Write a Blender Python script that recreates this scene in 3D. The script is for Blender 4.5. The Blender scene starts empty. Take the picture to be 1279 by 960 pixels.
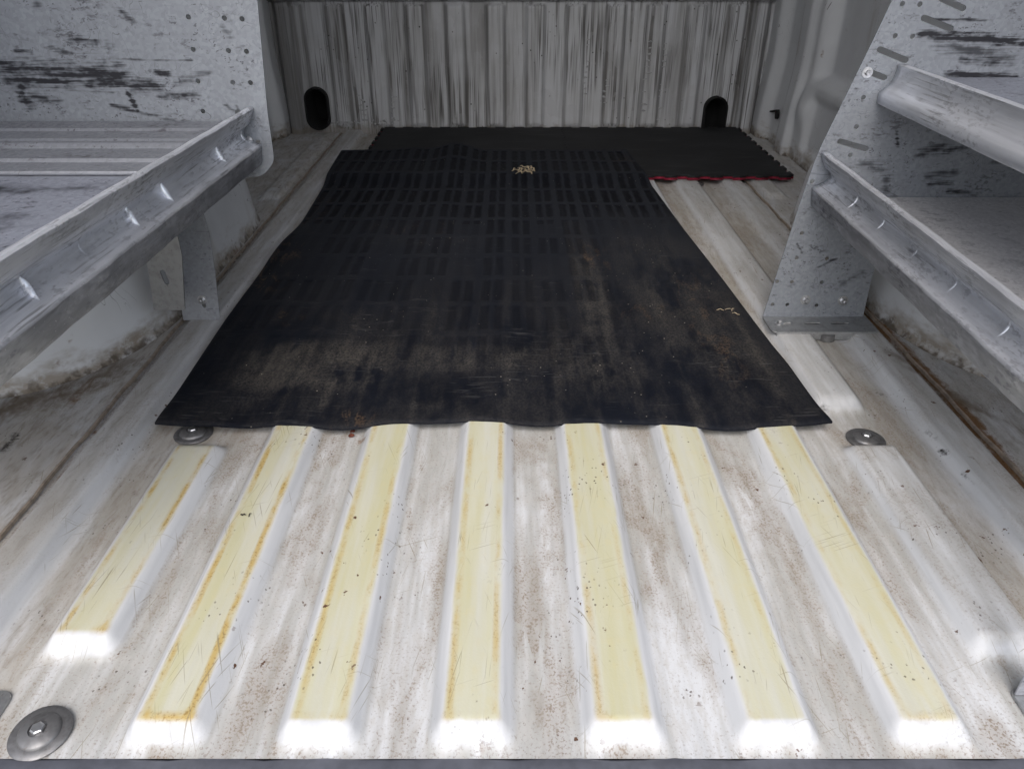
import bpy, bmesh, math, random
import numpy as np
from mathutils import Matrix, Vector

random.seed(7)
rng = np.random.default_rng(7)
R = math.radians
scene = bpy.context.scene
COL = scene.collection

# ------------------------------------------------------------------ camera
F, CX, CY, PITCH, CAMZ = 961.0, 640.0, 480.0, R(30.5), 0.616
cam_d = bpy.data.cameras.new('camera')
cam_d.sensor_width = 36.0
cam_d.lens = 36.0 * F / 1279.0
cam_d.clip_start = 0.02
cam_d.clip_end = 500
cam = bpy.data.objects.new('camera', cam_d)
cam.location = (0, 0, CAMZ)
cam.rotation_euler = (math.pi / 2 - PITCH, 0, 0)
COL.objects.link(cam)
scene.camera = cam

# ------------------------------------------------------------------ light: overcast sky behind the open rear doors
SUN_EL, SUN_AZ = 50.0, 186.0          # azimuth from +Y, clockwise: the sun stands behind the camera
world = bpy.data.worlds.new('World')
scene.world = world
world.use_nodes = True
wn, wl = world.node_tree.nodes, world.node_tree.links
sky = wn.new('ShaderNodeTexSky')
sky.sky_type = 'NISHITA'
sky.sun_disc = False
sky.sun_elevation = R(SUN_EL)
sky.sun_rotation = R(SUN_AZ)
sky.air_density = 1.0
sky.dust_density = 4.0
hs = wn.new('ShaderNodeHueSaturation')
hs.inputs['Saturation'].default_value = 0.62
wl.new(sky.outputs['Color'], hs.inputs['Color'])
wl.new(hs.outputs['Color'], wn['Background'].inputs['Color'])
wn['Background'].inputs['Strength'].default_value = 0.15
sun_d = bpy.data.lights.new('sun', 'SUN')
sun_d.energy = 0.5
sun_d.angle = R(60)
sun_d.color = (1.0, 0.985, 0.965)
sun = bpy.data.objects.new('sun', sun_d)
d = Vector((-math.sin(R(SUN_AZ)) * math.cos(R(SUN_EL)), -math.cos(R(SUN_AZ)) * math.cos(R(SUN_EL)), -math.sin(R(SUN_EL))))
sun.rotation_euler = d.to_track_quat('-Z', 'Y').to_euler()
sun.location = (0, -3, 4)
COL.objects.link(sun)
vs = scene.view_settings
vs.view_transform = 'Standard'
vs.look = 'None'
vs.exposure = 0.80
vs.gamma = 1.0
vs.use_curve_mapping = False
scene.cycles.max_bounces = 5
scene.cycles.diffuse_bounces = 4
scene.cycles.glossy_bounces = 2
scene.cycles.adaptive_threshold = 0.025
scene.cycles.caustics_reflective = False
scene.cycles.caustics_refractive = False

# ------------------------------------------------------------------ measured geometry
SP, CP = math.sin(PITCH), math.cos(PITCH)
def at(u, v, axis, val):
    """the point of the real plane axis = val that a measured pixel of the 1279x960 photograph falls on"""
    a, b = (u - CX) / F, (CY - v) / F
    d = (a, CP + b * SP, -SP + b * CP)
    o = (0, 0, CAMZ)
    k = 'xyz'.index(axis)
    t = (val - o[k]) / d[k]
    return Vector([o[i] + t * d[i] for i in range(3)])

XC = 0.0315           # centre line of the van
Y0, Y1 = 0.409, 2.785  # rear edge of the floor, bulkhead
WALL = 0.835          # half width at the walls
ROOF = 1.72
YP = 1.258             # plane of the far end panels of both racks
RH = 0.0175           # rib height

def sst(a, b, x):
    t = np.clip((x - a) / (b - a), 0, 1)
    return t * t * (3 - 2 * t)

# ------------------------------------------------------------------ object helpers
def link(o, parent=None):
    COL.objects.link(o)
    if parent is not None:
        o.parent = parent
        m = Matrix.Identity(4)
        p = parent
        while p is not None:
            m = p.matrix_basis.inverted() @ m if p.parent is None else m
            p = p.parent
        # parts are modelled in world coordinates
        o.matrix_parent_inverse = (world_of(parent)).inverted()
    return o
def world_of(o):
    m = o.matrix_basis.copy()
    if o.parent is not None:
        m = world_of(o.parent) @ o.matrix_parent_inverse @ m
    return m
def tag(o, label=None, cat=None, group=None, kind=None):
    if label: o['label'] = label
    if cat: o['category'] = cat
    if group: o['group'] = group
    if kind: o['kind'] = kind
    return o
def empty(name, loc):
    o = bpy.data.objects.new(name, None)
    o.location = loc
    o.empty_display_size = 0.05
    COL.objects.link(o)
    return o
def mesh_obj(name, me, mat, parent=None, smooth=False, angle=None):
    me.materials.clear()
    me.materials.append(mat)
    if smooth:
        me.polygons.foreach_set('use_smooth', [True] * len(me.polygons))
        if angle:
            me.set_sharp_from_angle(angle=R(angle))
    return link(bpy.data.objects.new(name, me), parent)
def bm_obj(name, bm, mat, parent=None, smooth=False, angle=None):
    bmesh.ops.recalc_face_normals(bm, faces=bm.faces)
    me = bpy.data.meshes.new(name)
    bm.to_mesh(me)
    bm.free()
    return mesh_obj(name, me, mat, parent, smooth, angle)
def grid_mesh(name, P, attrs=None, flip=False, keep=None):
    """P: (ny, nx, 3) array of points"""
    ny, nx = P.shape[:2]
    idx = np.arange(ny * nx).reshape(ny, nx)
    q = np.stack([idx[:-1, :-1], idx[:-1, 1:], idx[1:, 1:], idx[1:, :-1]], -1).reshape(-1, 4)
    if keep is not None:
        q = q[keep.reshape(-1)]
    if flip: q = q[:, ::-1]
    me = bpy.data.meshes.new(name)
    me.vertices.add(ny * nx)
    me.vertices.foreach_set('co', P.reshape(-1).astype(np.float32))
    me.loops.add(len(q) * 4)
    me.loops.foreach_set('vertex_index', q.reshape(-1).astype(np.int32))
    me.polygons.add(len(q))
    me.polygons.foreach_set('loop_start', np.arange(0, len(q) * 4, 4, dtype=np.int32))
    me.polygons.foreach_set('use_smooth', np.ones(len(q), dtype=bool))
    me.update(calc_edges=True)
    me.validate()
    for k, a in (attrs or {}).items():
        at_ = me.attributes.new(k, 'FLOAT', 'POINT')
        at_.data.foreach_set('value', a.reshape(-1).astype(np.float32))
    return me
def box_bm(x0, x1, y0, y1, z0, z1, bevel=0.0, bm=None):
    own = bmesh.new()
    bmesh.ops.create_cube(own, size=1, matrix=Matrix.Translation(((x0 + x1) / 2, (y0 + y1) / 2, (z0 + z1) / 2)) @ Matrix.Diagonal((x1 - x0, y1 - y0, z1 - z0, 1)))
    if bevel:
        bmesh.ops.bevel(own, geom=list(own.edges), offset=bevel, segments=2, profile=0.5, affect='EDGES')
    return own
def rounded(pts, r, n=5):
    """round the corners of a polygon; r a number or one per corner"""
    out = []
    m = len(pts)
    for i in range(m):
        p, a, b = Vector(pts[i]), Vector(pts[i - 1]), Vector(pts[(i + 1) % m])
        ri = r[i] if isinstance(r, (list, tuple)) else r
        if ri <= 0:
            out.append((p.x, p.y)); continue
        da, db = (a - p), (b - p)
        k = min(ri, da.length * .45, db.length * .45)
        p0, p1 = p + da.normalized() * k, p + db.normalized() * k
        for j in range(n + 1):
            t = j / n
            q = p0 * (1 - t) ** 2 + p * 2 * t * (1 - t) + p1 * t * t
            out.append((q.x, q.y))
    return out
def circle(c, r, n=16, sx=1.0):
    return [(c[0] + r * sx * math.cos(2 * math.pi * i / n), c[1] + r * math.sin(2 * math.pi * i / n)) for i in range(n)]
def slot(a, b, r, n=7):
    """a capsule-shaped hole from a to b"""
    a, b = Vector(a), Vector(b)
    ang = math.atan2(b.y - a.y, b.x - a.x)
    pts = []
    for c, s in ((b, -1), (a, 1)):
        for i in range(n + 1):
            t = ang + (-math.pi / 2 + math.pi * i / n) + (0 if s < 0 else math.pi)
            pts.append((c.x + r * math.cos(t), c.y + r * math.sin(t)))
    return pts
def plate_mesh(name, outline, holes, thick, M, bevel=0.0):
    """sheet of metal with real holes, cut in a 2D plane and placed by M"""
    cu = bpy.data.curves.new(name, 'CURVE')
    cu.dimensions = '2D'
    cu.fill_mode = 'BOTH'
    cu.extrude = thick / 2 - bevel
    cu.bevel_depth = bevel
    cu.bevel_resolution = 1
    cu.offset = -bevel
    for pts in [outline] + list(holes):
        sp = cu.splines.new('POLY')
        sp.points.add(len(pts) - 1)
        sp.points.foreach_set('co', [c for p in pts for c in (p[0], p[1], 0, 1)])
        sp.use_cyclic_u = True
    tmp = bpy.data.objects.new('tmp', cu)
    COL.objects.link(tmp)
    bpy.context.view_layer.update()
    me = bpy.data.meshes.new_from_object(tmp.evaluated_get(bpy.context.evaluated_depsgraph_get()))
    bpy.data.objects.remove(tmp)
    bpy.data.curves.remove(cu)
    me.name = name
    me.transform(M)
    return me
def XZ(y):      # local X -> world x, local Y -> world z, at depth y
    return Matrix(((1, 0, 0, 0), (0, 0, -1, y), (0, 1, 0, 0), (0, 0, 0, 1)))
def XY(z):
    return Matrix.Translation((0, 0, z))
def lathe_bm(profile, n=32, M=Matrix.Identity(4)):
    bm = bmesh.new()
    rings = []
    for r, z in profile:
        rings.append([bm.verts.new(M @ Vector((r * math.cos(2 * math.pi * i / n), r * math.sin(2 * math.pi * i / n), z))) for i in range(n)])
    for A, B in zip(rings, rings[1:]):
        for i in range(n):
            bm.faces.new((A[i], A[(i + 1) % n], B[(i + 1) % n], B[i]))
    bm.faces.new(rings[0]); bm.faces.new(rings[-1])
    return bm

# ------------------------------------------------------------------ shader helpers
class G:
    def __init__(s, name):
        s.mat = bpy.data.materials.new(name)
        s.mat.use_nodes = True
        s.t = s.mat.node_tree
        s.b = s.t.nodes['Principled BSDF']
        s._pos = None
    def node(s, kind, **kw):
        n = s.t.nodes.new(kind)
        for k, v in kw.items(): setattr(n, k, v)
        return n
    def put(s, sock, v):
        if isinstance(v, bpy.types.NodeSocket): s.t.links.new(v, sock)
        elif isinstance(v, (tuple, list)) and sock.type == 'RGBA': sock.default_value = (*v, 1) if len(v) == 3 else v
        else: sock.default_value = v
    def pos(s):
        if s._pos is None: s._pos = s.node('ShaderNodeTexCoord').outputs['Object']
        return s._pos
    def m(s, op, a, b=0.0, c=0.0, clamp=False):
        n = s.node('ShaderNodeMath', operation=op, use_clamp=clamp)
        s.put(n.inputs[0], a); s.put(n.inputs[1], b); s.put(n.inputs[2], c)
        return n.outputs[0]
    def mul(s, *a):
        r = a[0]
        for x in a[1:]: r = s.m('MULTIPLY', r, x)
        return r
    def add(s, a, b): return s.m('ADD', a, b)
    def mx(s, a, b): return s.m('MAXIMUM', a, b)
    def inv(s, a): return s.m('SUBTRACT', 1.0, a)
    def step(s, x, lo, hi, a=0.0, b=1.0):
        n = s.node('ShaderNodeMapRange', interpolation_type='SMOOTHSTEP')
        s.put(n.inputs[0], x); s.put(n.inputs[1], lo); s.put(n.inputs[2], hi); s.put(n.inputs[3], a); s.put(n.inputs[4], b)
        return n.outputs[0]
    def scaled(s, sc, rot=(0, 0, 0), loc=(0, 0, 0), src=None):
        n = s.node('ShaderNodeMapping')
        s.put(n.inputs[0], src or s.pos())
        n.inputs['Scale'].default_value = sc if isinstance(sc, (tuple, list)) else (sc,) * 3
        n.inputs['Rotation'].default_value = rot
        n.inputs['Location'].default_value = loc
        return n.outputs[0]
    def noise(s, sc, detail=4, rough=.55, dist=0.0, rot=(0, 0, 0), loc=(0, 0, 0)):
        n = s.node('ShaderNodeTexNoise')
        s.put(n.inputs['Vector'], s.scaled(sc, rot, loc))
        n.inputs['Scale'].default_value = 1
        n.inputs['Detail'].default_value = min(detail, 3.5 if max(sc if isinstance(sc, tuple) else (sc,)) < 60 else 2.0)
        n.inputs['Roughness'].default_value = rough
        n.inputs['Distortion'].default_value = dist
        return n.outputs[0]
    def voro(s, sc, feature='F1', out='Distance', rand=1.0):
        n = s.node('ShaderNodeTexVoronoi', feature=feature)
        s.put(n.inputs['Vector'], s.scaled(sc))
        n.inputs['Scale'].default_value = 1
        n.inputs['Randomness'].default_value = rand
        return n.outputs[out]
    def attr(s, name): return s.node('ShaderNodeAttribute', attribute_name=name).outputs['Fac']
    def xyz(s):
        n = s.node('ShaderNodeSeparateXYZ'); s.put(n.inputs[0], s.pos()); return n.outputs
    def mix(s, f, a, b, mode='MIX'):
        n = s.node('ShaderNodeMix', data_type='RGBA', blend_type=mode, clamp_factor=True)
        s.put(n.inputs['Factor'], f); s.put(n.inputs[6], a); s.put(n.inputs[7], b)
        return n.outputs[2]
    def hair(s, sc, width, loc, breakup=(6, .52, .6), dist=1.5):
        """thin curved scratches: contour lines of a noise, broken up by another"""
        n = s.noise(sc, 1, .4, dist, loc=loc)
        line = s.step(s.m('ABSOLUTE', s.m('SUBTRACT', n, .5)), width, width * .3)
        return s.mul(line, s.step(s.noise(breakup[0], 2, loc=(loc[1], 3, loc[0])), breakup[1], breakup[2]))
    def scratch(s, ang, loc, lo=.69, hi=.73, sc=(620, 11, 10)):
        n = s.node('ShaderNodeTexNoise')
        s.put(n.inputs['Vector'], s.scaled(sc, src=s.scaled(1, (0, 0, ang), loc)))
        n.inputs['Scale'].default_value = 1
        n.inputs['Detail'].default_value = 1
        return s.step(n.outputs[0], lo, hi)
    def bump(s, h, strength=.3, dist=.002, prev=None):
        n = s.node('ShaderNodeBump')
        n.inputs['Strength'].default_value = strength
        n.inputs['Distance'].default_value = dist
        s.put(n.inputs['Height'], h)
        if prev: s.put(n.inputs['Normal'], prev)
        return n.outputs[0]
    def out(s, color, rough=.5, metal=0.0, normal=None, spec=.5):
        s.put(s.b.inputs['Base Color'], color)
        s.put(s.b.inputs['Roughness'], rough)
        s.put(s.b.inputs['Metallic'], metal)
        s.put(s.b.inputs['Specular IOR Level'], spec)
        if normal: s.put(s.b.inputs['Normal'], normal)
        return s.mat

def smear_group():
    g = bpy.data.node_groups.new('smear', 'ShaderNodeTree')
    for n, t in (('P', 'NodeSocketVector'), ('A', 'NodeSocketVector'), ('B', 'NodeSocketVector'), ('Radius', 'NodeSocketFloat'), ('Strength', 'NodeSocketFloat'), ('Grain', 'NodeSocketFloat')):
        g.interface.new_socket(n, in_out='INPUT', socket_type=t)
    g.interface.new_socket('Mask', in_out='OUTPUT', socket_type='NodeSocketFloat')
    i, o = g.nodes.new('NodeGroupInput'), g.nodes.new('NodeGroupOutput')
    L = g.links.new
    def vm(op, a, b=None):
        n = g.nodes.new('ShaderNodeVectorMath'); n.operation = op
        L(a, n.inputs[0])
        if b is not None: L(b, n.inputs[1])
        return n
    def mm(op, a, b, clamp=False):
        n = g.nodes.new('ShaderNodeMath'); n.operation = op; n.use_clamp = clamp
        for k, x in ((0, a), (1, b)):
            if isinstance(x, float): n.inputs[k].default_value = x
            else: L(x, n.inputs[k])
        return n.outputs[0]
    pa = vm('SUBTRACT', i.outputs['P'], i.outputs['A']).outputs[0]
    ba = vm('SUBTRACT', i.outputs['B'], i.outputs['A']).outputs[0]
    h = mm('DIVIDE', vm('DOT_PRODUCT', pa, ba).outputs['Value'], vm('DOT_PRODUCT', ba, ba).outputs['Value'], True)
    sc = g.nodes.new('ShaderNodeVectorMath'); sc.operation = 'SCALE'
    L(ba, sc.inputs[0]); L(h, sc.inputs['Scale'])
    dd = vm('LENGTH', vm('SUBTRACT', pa, sc.outputs[0]).outputs[0]).outputs['Value']
    q = mm('SUBTRACT', 1.0, mm('DIVIDE', dd, i.outputs['Radius']))
    q2 = mm('ADD', q, mm('MULTIPLY', mm('SUBTRACT', i.outputs['Grain'], 0.5), 5.0))
    mr = g.nodes.new('ShaderNodeMapRange'); mr.interpolation_type = 'SMOOTHSTEP'
    L(q2, mr.inputs[0]); mr.inputs[1].default_value = -.1; mr.inputs[2].default_value = 1.5
    inside = g.nodes.new('ShaderNodeMapRange'); inside.interpolation_type = 'SMOOTHSTEP'
    L(q, inside.inputs[0]); inside.inputs[1].default_value = -1.1; inside.inputs[2].default_value = .4
    L(mm('MULTIPLY', mm('MULTIPLY', mr.outputs[0], inside.outputs[0]), i.outputs['Strength']), o.inputs[0])
    return g
SMEAR = smear_group()
def smears(g, rows, grain):
    """rows: (A, B, radius, strength) in world coordinates"""
    tot = None
    for A, B, r, st in rows:
        n = g.node('ShaderNodeGroup', node_tree=SMEAR)
        g.put(n.inputs['P'], g.pos())
        n.inputs['A'].default_value = A
        n.inputs['B'].default_value = B
        n.inputs['Radius'].default_value = r
        n.inputs['Strength'].default_value = st
        g.put(n.inputs['Grain'], grain)
        tot = n.outputs[0] if tot is None else g.mx(tot, n.outputs[0])
    return tot

WHITE = (.74, .745, .76)

# ------------------------------------------------------------------ materials
def mat_floor():
    g = G('floor_paint')
    yel, rim, val, rust, out = (g.attr(k) for k in ('yellow', 'rim', 'valley', 'rust', 'grime'))
    big = g.noise((7, 3.2, 7), 5, .6, .4)
    streak = g.noise((60, 5, 60), 5, .6)
    fine = g.noise((380, 330, 380), 3, .65)
    mid = g.noise((90, 60, 90), 4, .6)
    c = g.mix(g.step(streak, .35, .7), (.60, .615, .635), (.51, .525, .545))
    # grey traffic film in the valleys
    film = g.mul(val, g.step(g.add(g.mul(big, .6), g.mul(streak, .5)), .40, .66))
    c = g.mix(g.mul(film, .88), c, (.365, .362, .340))
    film2 = g.mul(val, g.step(g.noise((140, 40, 140), 5, .7, loc=(4, 1, 0)), .42, .68))
    c = g.mix(g.mul(film2, .5), c, (.47, .46, .44))
    # red-brown grit
    chalk = g.mul(val, g.step(g.noise((44, 7, 44), 3, .6, .8, loc=(6, 3, 0)), .60, .68))
    patch = g.mul(g.inv(chalk), val, g.step(g.noise((16, 5, 9), 5, .65, .6, loc=(3.1, 1.7, 0)), .44, .64))
    grit = g.step(g.add(g.mul(fine, .75), g.mul(mid, .4)), .56, .70)
    c = g.mix(g.mul(patch, g.add(.36, g.mul(grit, .55))), c, (.255, .21, .165))
    c = g.mix(g.mul(val, g.step(fine, .56, .70), g.add(.15, g.mul(big, .6))), c, (.24, .195, .165))
    # yellowed rib tops
    yv = g.noise((30, 3, 30), 4, .6)
    ycol = g.mix(g.step(yv, .3, .7), (.50, .485, .32), (.55, .545, .43))
    ycol = g.mix(g.mul(g.step(mid, .5, .75), .3), ycol, (.55, .50, .30))
    ye = g.m('ADD', yel, g.mul(g.m('SUBTRACT', g.noise((90, 26, 90), 3), .5), .7), clamp=True)
    c = g.mix(g.mul(g.step(ye, .15, .95), g.step(g.noise((42, 3.5, 42), 3, .6, loc=(8, 8, 0)), .28, .62, .55, 1.0)), c, ycol)
    rimn = g.m('MULTIPLY', g.mul(rim, g.step(g.noise((30, 12, 30), 5, .7), .36, .66)), 1.3, clamp=True)
    c = g.mix(g.mul(rimn, .85), c, (.47, .335, .11))
    c = g.mix(g.mul(rimn, g.step(fine, .52, .66), .7), c, (.26, .17, .06))
    # outer grime, brown
    gn = g.noise((16, 8, 16), 6, .65, .8, loc=(1, 5, 0))
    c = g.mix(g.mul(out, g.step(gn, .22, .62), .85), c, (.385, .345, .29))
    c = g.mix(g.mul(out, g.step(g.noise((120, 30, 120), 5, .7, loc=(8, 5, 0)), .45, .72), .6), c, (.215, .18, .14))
    # rust along the seams
    rn = g.add(g.mul(g.noise((40, 12, 40), 6, .7, .5), .8), g.mul(mid, .3))
    c = g.mix(g.step(g.add(rust, g.mul(g.m('SUBTRACT', rn, .55), 1.5)), .45, .85), c, (.20, .115, .06))
    c = g.mix(g.mul(rust, g.step(fine, .5, .65), .7), c, (.10, .055, .03))
    # dark chips, specks and hair scratches
    v1 = g.voro((150, 110, 150))
    ch = g.mul(g.step(g.add(v1, g.mul(g.m('SUBTRACT', fine, .5), .5)), .19, .10), g.step(g.noise(11, 3, loc=(2, 2, 2)), .52, .66))
    c = g.mix(g.mul(ch, .85), c, (.07, .05, .04))
    v2 = g.voro((46, 38, 46))
    ch2 = g.mul(g.step(g.add(v2, g.mul(g.m('SUBTRACT', g.noise(230, 2), .5), .7)), .10, .04), g.step(g.noise(7, 2, loc=(6, 1, 2)), .5, .6))
    c = g.mix(ch2, c, (.11, .06, .04))
    def fl(u0, v0, u1, v1, r, st): return (at(u0, v0, 'z', .004), at(u1, v1, 'z', .004), r, st)
    bn = g.add(g.mul(g.noise(150, 2, .7), .7), g.mul(mid, .3))
    chips = smears(g, [fl(1160, 541, 1176, 552, .006, 1), fl(1176, 562, 1192, 572, .006, 1), fl(1204, 560, 1218, 566, .006, 1), fl(1204, 592, 1226, 610, .005, 1), fl(1228, 612, 1240, 620, .004, .8), fl(1096, 487, 1102, 490, .008, .9),
                       fl(1034, 482, 1040, 486, .006, .5), fl(1028, 508, 1034, 512, .007, .7), fl(4, 562, 20, 545, .010, 1), fl(70, 791, 84, 795, .008, .7), fl(1216, 776, 1232, 778, .005, .6), fl(48, 946, 56, 940, .006, .8)], bn)
    c = g.mix(chips, c, (.05, .047, .045))
    dirt = smears(g, [fl(-20, 520, 150, 462, .050, .85), fl(60, 500, 130, 478, .030, .8), fl(1160, 480, 1290, 545, .022, .75), fl(1110, 445, 1180, 500, .014, .8), fl(1240, 520, 1279, 560, .030, .5)], g.add(g.mul(gn, .7), g.mul(mid, .3)))
    c = g.mix(dirt, c, (.145, .11, .078))
    sc = g.mx(g.mx(g.scratch(.22, (1, 4, 0)), g.scratch(-.38, (7, 2, 0))), g.mx(g.scratch(.05, (3, 9, 0)), g.scratch(1.2, (5, 3, 0), .71, .75)))
    sc = g.mx(g.mul(sc, g.step(g.noise(13, 2, loc=(7, 7, 1)), .46, .62)), 0.0)
    c = g.mix(g.mul(sc, .6), c, (.22, .19, .13))
    rough = g.add(.58, g.mul(g.mx(film, g.mx(out, rust)), .35))
    h = g.add(g.mul(fine, .4), g.add(g.mul(mid, .6), g.mul(ch2, -1.0)))
    return g.out(c, rough, 0, g.bump(h, .3, .0012), .12)

def mat_wallpaint():
    g = G('wall_paint')
    z = g.xyz()[2]
    n = g.noise(5, 5, .6)
    st = g.noise((14, 14, 3), 5, .6)
    c = g.mix(g.step(n, .35, .7), (.72, .74, .765), (.63, .645, .67))
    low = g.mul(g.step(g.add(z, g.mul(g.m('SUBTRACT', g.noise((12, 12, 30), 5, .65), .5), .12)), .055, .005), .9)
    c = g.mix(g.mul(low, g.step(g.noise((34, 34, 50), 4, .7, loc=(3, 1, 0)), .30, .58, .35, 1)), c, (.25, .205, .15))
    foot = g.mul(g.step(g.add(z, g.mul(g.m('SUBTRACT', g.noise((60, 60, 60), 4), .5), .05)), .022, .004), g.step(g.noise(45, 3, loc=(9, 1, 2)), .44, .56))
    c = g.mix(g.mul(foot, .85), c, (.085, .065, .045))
    c = g.mix(g.mul(g.step(st, .58, .75), .35), c, (.38, .35, .31))
    sp = g.mul(g.step(g.noise(9, 4, .7, loc=(3, 0, 1)), .66, .74), g.step(g.noise(80, 3), .45, .6))
    c = g.mix(sp, c, (.17, .10, .06))
    sc = g.mx(g.hair((14, 10, 22), .004, (1, 2, 5), (8, .58, .66)), g.hair((20, 22, 9), .004, (5, 8, 1), (9, .58, .66)))
    c = g.mix(g.mul(sc, .8), c, (.09, .085, .08))
    return g.out(c, .38)

def mat_bulkhead():
    g = G('bulkhead_paint')
    x, y, z = g.xyz()
    big = g.noise((4, 4, 5), 5, .6, .5)
    s1 = g.noise((70, 70, 2.2), 5, .65)
    s2 = g.noise((190, 190, 4), 4, .6, loc=(3, 1, 2))
    s3 = g.noise((26, 26, 1.6), 5, .6, loc=(9, 1, 4))
    c = g.mix(g.step(big, .35, .7), (.56, .575, .60), (.49, .50, .51))
    c = g.mix(g.mul(g.step(s3, .48, .68), .6), c, (.215, .21, .205))
    reg = g.step(g.noise((3.2, 3.2, 2.4), 3, .6, loc=(4, 4, 1)), .40, .62)
    c = g.mix(g.mul(g.step(s1, .53, .64), g.add(.25, g.mul(reg, .6))), c, (.12, .115, .11))
    c = g.mix(g.mul(g.step(s2, .52, .66), reg, .8), c, (.065, .062, .06))
    c = g.mix(g.mul(g.step(s1, .44, .34), g.step(s2, .5, .6), .5), c, (.60, .61, .63))
    # old patches of sealant with ragged edges
    p = g.noise((11, 11, 7), 6, .55, 0.2, loc=(2, 0, 7))
    edge = g.step(g.m('ABSOLUTE', g.m('SUBTRACT', p, .56)), .012, .003)
    c = g.mix(g.mul(g.step(p, .56, .575), .3), c, (.44, .45, .47))
    c = g.mix(g.mul(edge, .25), c, (.5, .5, .51))
    # dark corner on the left, dirt towards the sides
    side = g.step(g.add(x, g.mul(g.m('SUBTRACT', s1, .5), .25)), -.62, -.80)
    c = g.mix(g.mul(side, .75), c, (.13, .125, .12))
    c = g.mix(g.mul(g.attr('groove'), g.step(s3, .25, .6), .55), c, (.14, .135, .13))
    spots = g.mul(g.step(g.voro((46, 46, 40)), .13, .08), g.step(g.noise(9, 3), .5, .6))
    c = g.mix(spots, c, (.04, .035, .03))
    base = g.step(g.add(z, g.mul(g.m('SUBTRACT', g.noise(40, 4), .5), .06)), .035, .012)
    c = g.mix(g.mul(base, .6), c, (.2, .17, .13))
    h = g.add(g.mul(s1, .3), g.add(g.step(p, .555, .575), g.mul(g.noise(220, 3), .15)))
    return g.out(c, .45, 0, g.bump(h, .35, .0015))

def mat_galv(name, rows, base=(.325, .352, .395), scuff=1.0, metal=.45):
    g = G(name)
    sp = g.voro(210, out='Color')
    spv = g.node('ShaderNodeRGBToBW'); g.put(spv.inputs[0], sp)
    cl = g.noise(16, 5, .6)
    c = g.mix(g.mul(spv.outputs[0], .8), base, tuple(k * .70 for k in base))
    c = g.mix(g.mul(g.step(cl, .4, .7), .5), c, tuple(k * .82 for k in base))
    fine = g.noise((60, 60, 260), 4, .7)
    blot = g.mul(g.step(g.noise((16, 16, 30), 6, .7, .6, loc=(4, 2, 1)), .54, .66), g.step(g.noise((70, 70, 150), 4, .7, loc=(1, 2, 3)), .47, .6))
    c = g.mix(g.mul(blot, .75 * scuff), c, (.09, .09, .105))
    specks = g.mul(g.step(g.noise((150, 150, 210), 3, .65), .61, .68), g.step(g.noise(12, 3, loc=(5, 5, 1)), .42, .6))
    c = g.mix(g.mul(specks, .8 * scuff), c, (.08, .08, .095))
    lines = g.mul(g.step(g.noise((9, 9, 330), 3, .6, loc=(0, 0, 4)), .64, .70), g.step(g.noise((7, 7, 18), 3, loc=(5, 2, 9)), .5, .62))
    c = g.mix(g.mul(lines, .6 * scuff), c, (.10, .10, .115))
    hs_ = g.mx(g.hair((20, 20, 34), .005, (2, 1, 4), (10, .55, .62)), g.hair((34, 30, 12), .005, (6, 1, 2), (10, .56, .63)))
    c = g.mix(g.mul(hs_, .7 * scuff), c, (.10, .10, .11))
    grain = g.add(g.mul(g.noise((12, 12, 190), 5, .7, loc=(3, 3, 3)), .6), g.mul(g.noise((50, 50, 90), 4, .7), .4))
    if rows:
        c = g.mix(g.m('MULTIPLY', smears(g, rows, grain), 1.7, clamp=True), c, (.028, .029, .036))
    return g.out(c, g.add(.40, g.mul(spv.outputs[0], .18)), metal)

def mat_alu():
    g = G('aluminium_profile')
    lng = g.noise((110, 4, 110), 5, .65)
    big = g.noise((26, 7, 26), 5, .65, .4)
    c = g.mix(g.step(lng, .3, .7), (.86, .885, .95), (.68, .705, .77))
    c = g.mix(g.mul(g.step(big, .44, .72), .35), c, (.30, .31, .335))
    sm = g.mul(g.step(g.noise((150, 58, 150), 5, .7, loc=(2, 2, 2)), .48, .66), g.step(g.noise((14, 8, 14), 4, loc=(7, 1, 1)), .40, .62))
    c = g.mix(g.mul(sm, .48), c, (.10, .10, .115))
    st = g.mul(g.step(g.noise((300, 9, 300), 3, loc=(2, 4, 1)), .54, .66), g.step(g.noise(13, 3, loc=(1, 7, 1)), .42, .6))
    c = g.mix(g.mul(st, .6), c, (.16, .165, .185))
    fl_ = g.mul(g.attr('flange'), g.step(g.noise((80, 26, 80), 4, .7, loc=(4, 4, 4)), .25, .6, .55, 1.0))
    c = g.mix(g.mul(fl_, .62), c, (.15, .155, .175))  # dark reflection of the lower flange painted into the metal colour, mottled by noise
    pit = g.mul(g.step(g.voro((210, 150, 210)), .16, .08), g.step(g.noise(16, 2, loc=(1, 1, 6)), .46, .6))
    c = g.mix(g.mul(pit, .8), c, (.85, .86, .88))
    r = g.add(.30, g.add(g.mul(lng, .18), g.mul(sm, .3)))
    return g.out(c, r, .62, g.bump(g.add(lng, g.mul(big, .6)), .08, .0015))

def mat_steel(name, col, rough=.35, metal=.9, dark=.4):
    g = G(name)
    n = g.noise(90, 5, .65)
    c = g.mix(g.mul(g.step(n, .42, .68), dark), col, tuple(k * .35 for k in col))
    c = g.mix(g.mul(g.step(g.noise(260, 3), .60, .72), .3), c, (.10, .07, .05))
    return g.out(c, g.add(rough, g.mul(n, .2)), metal, g.bump(n, .12, .001))

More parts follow.
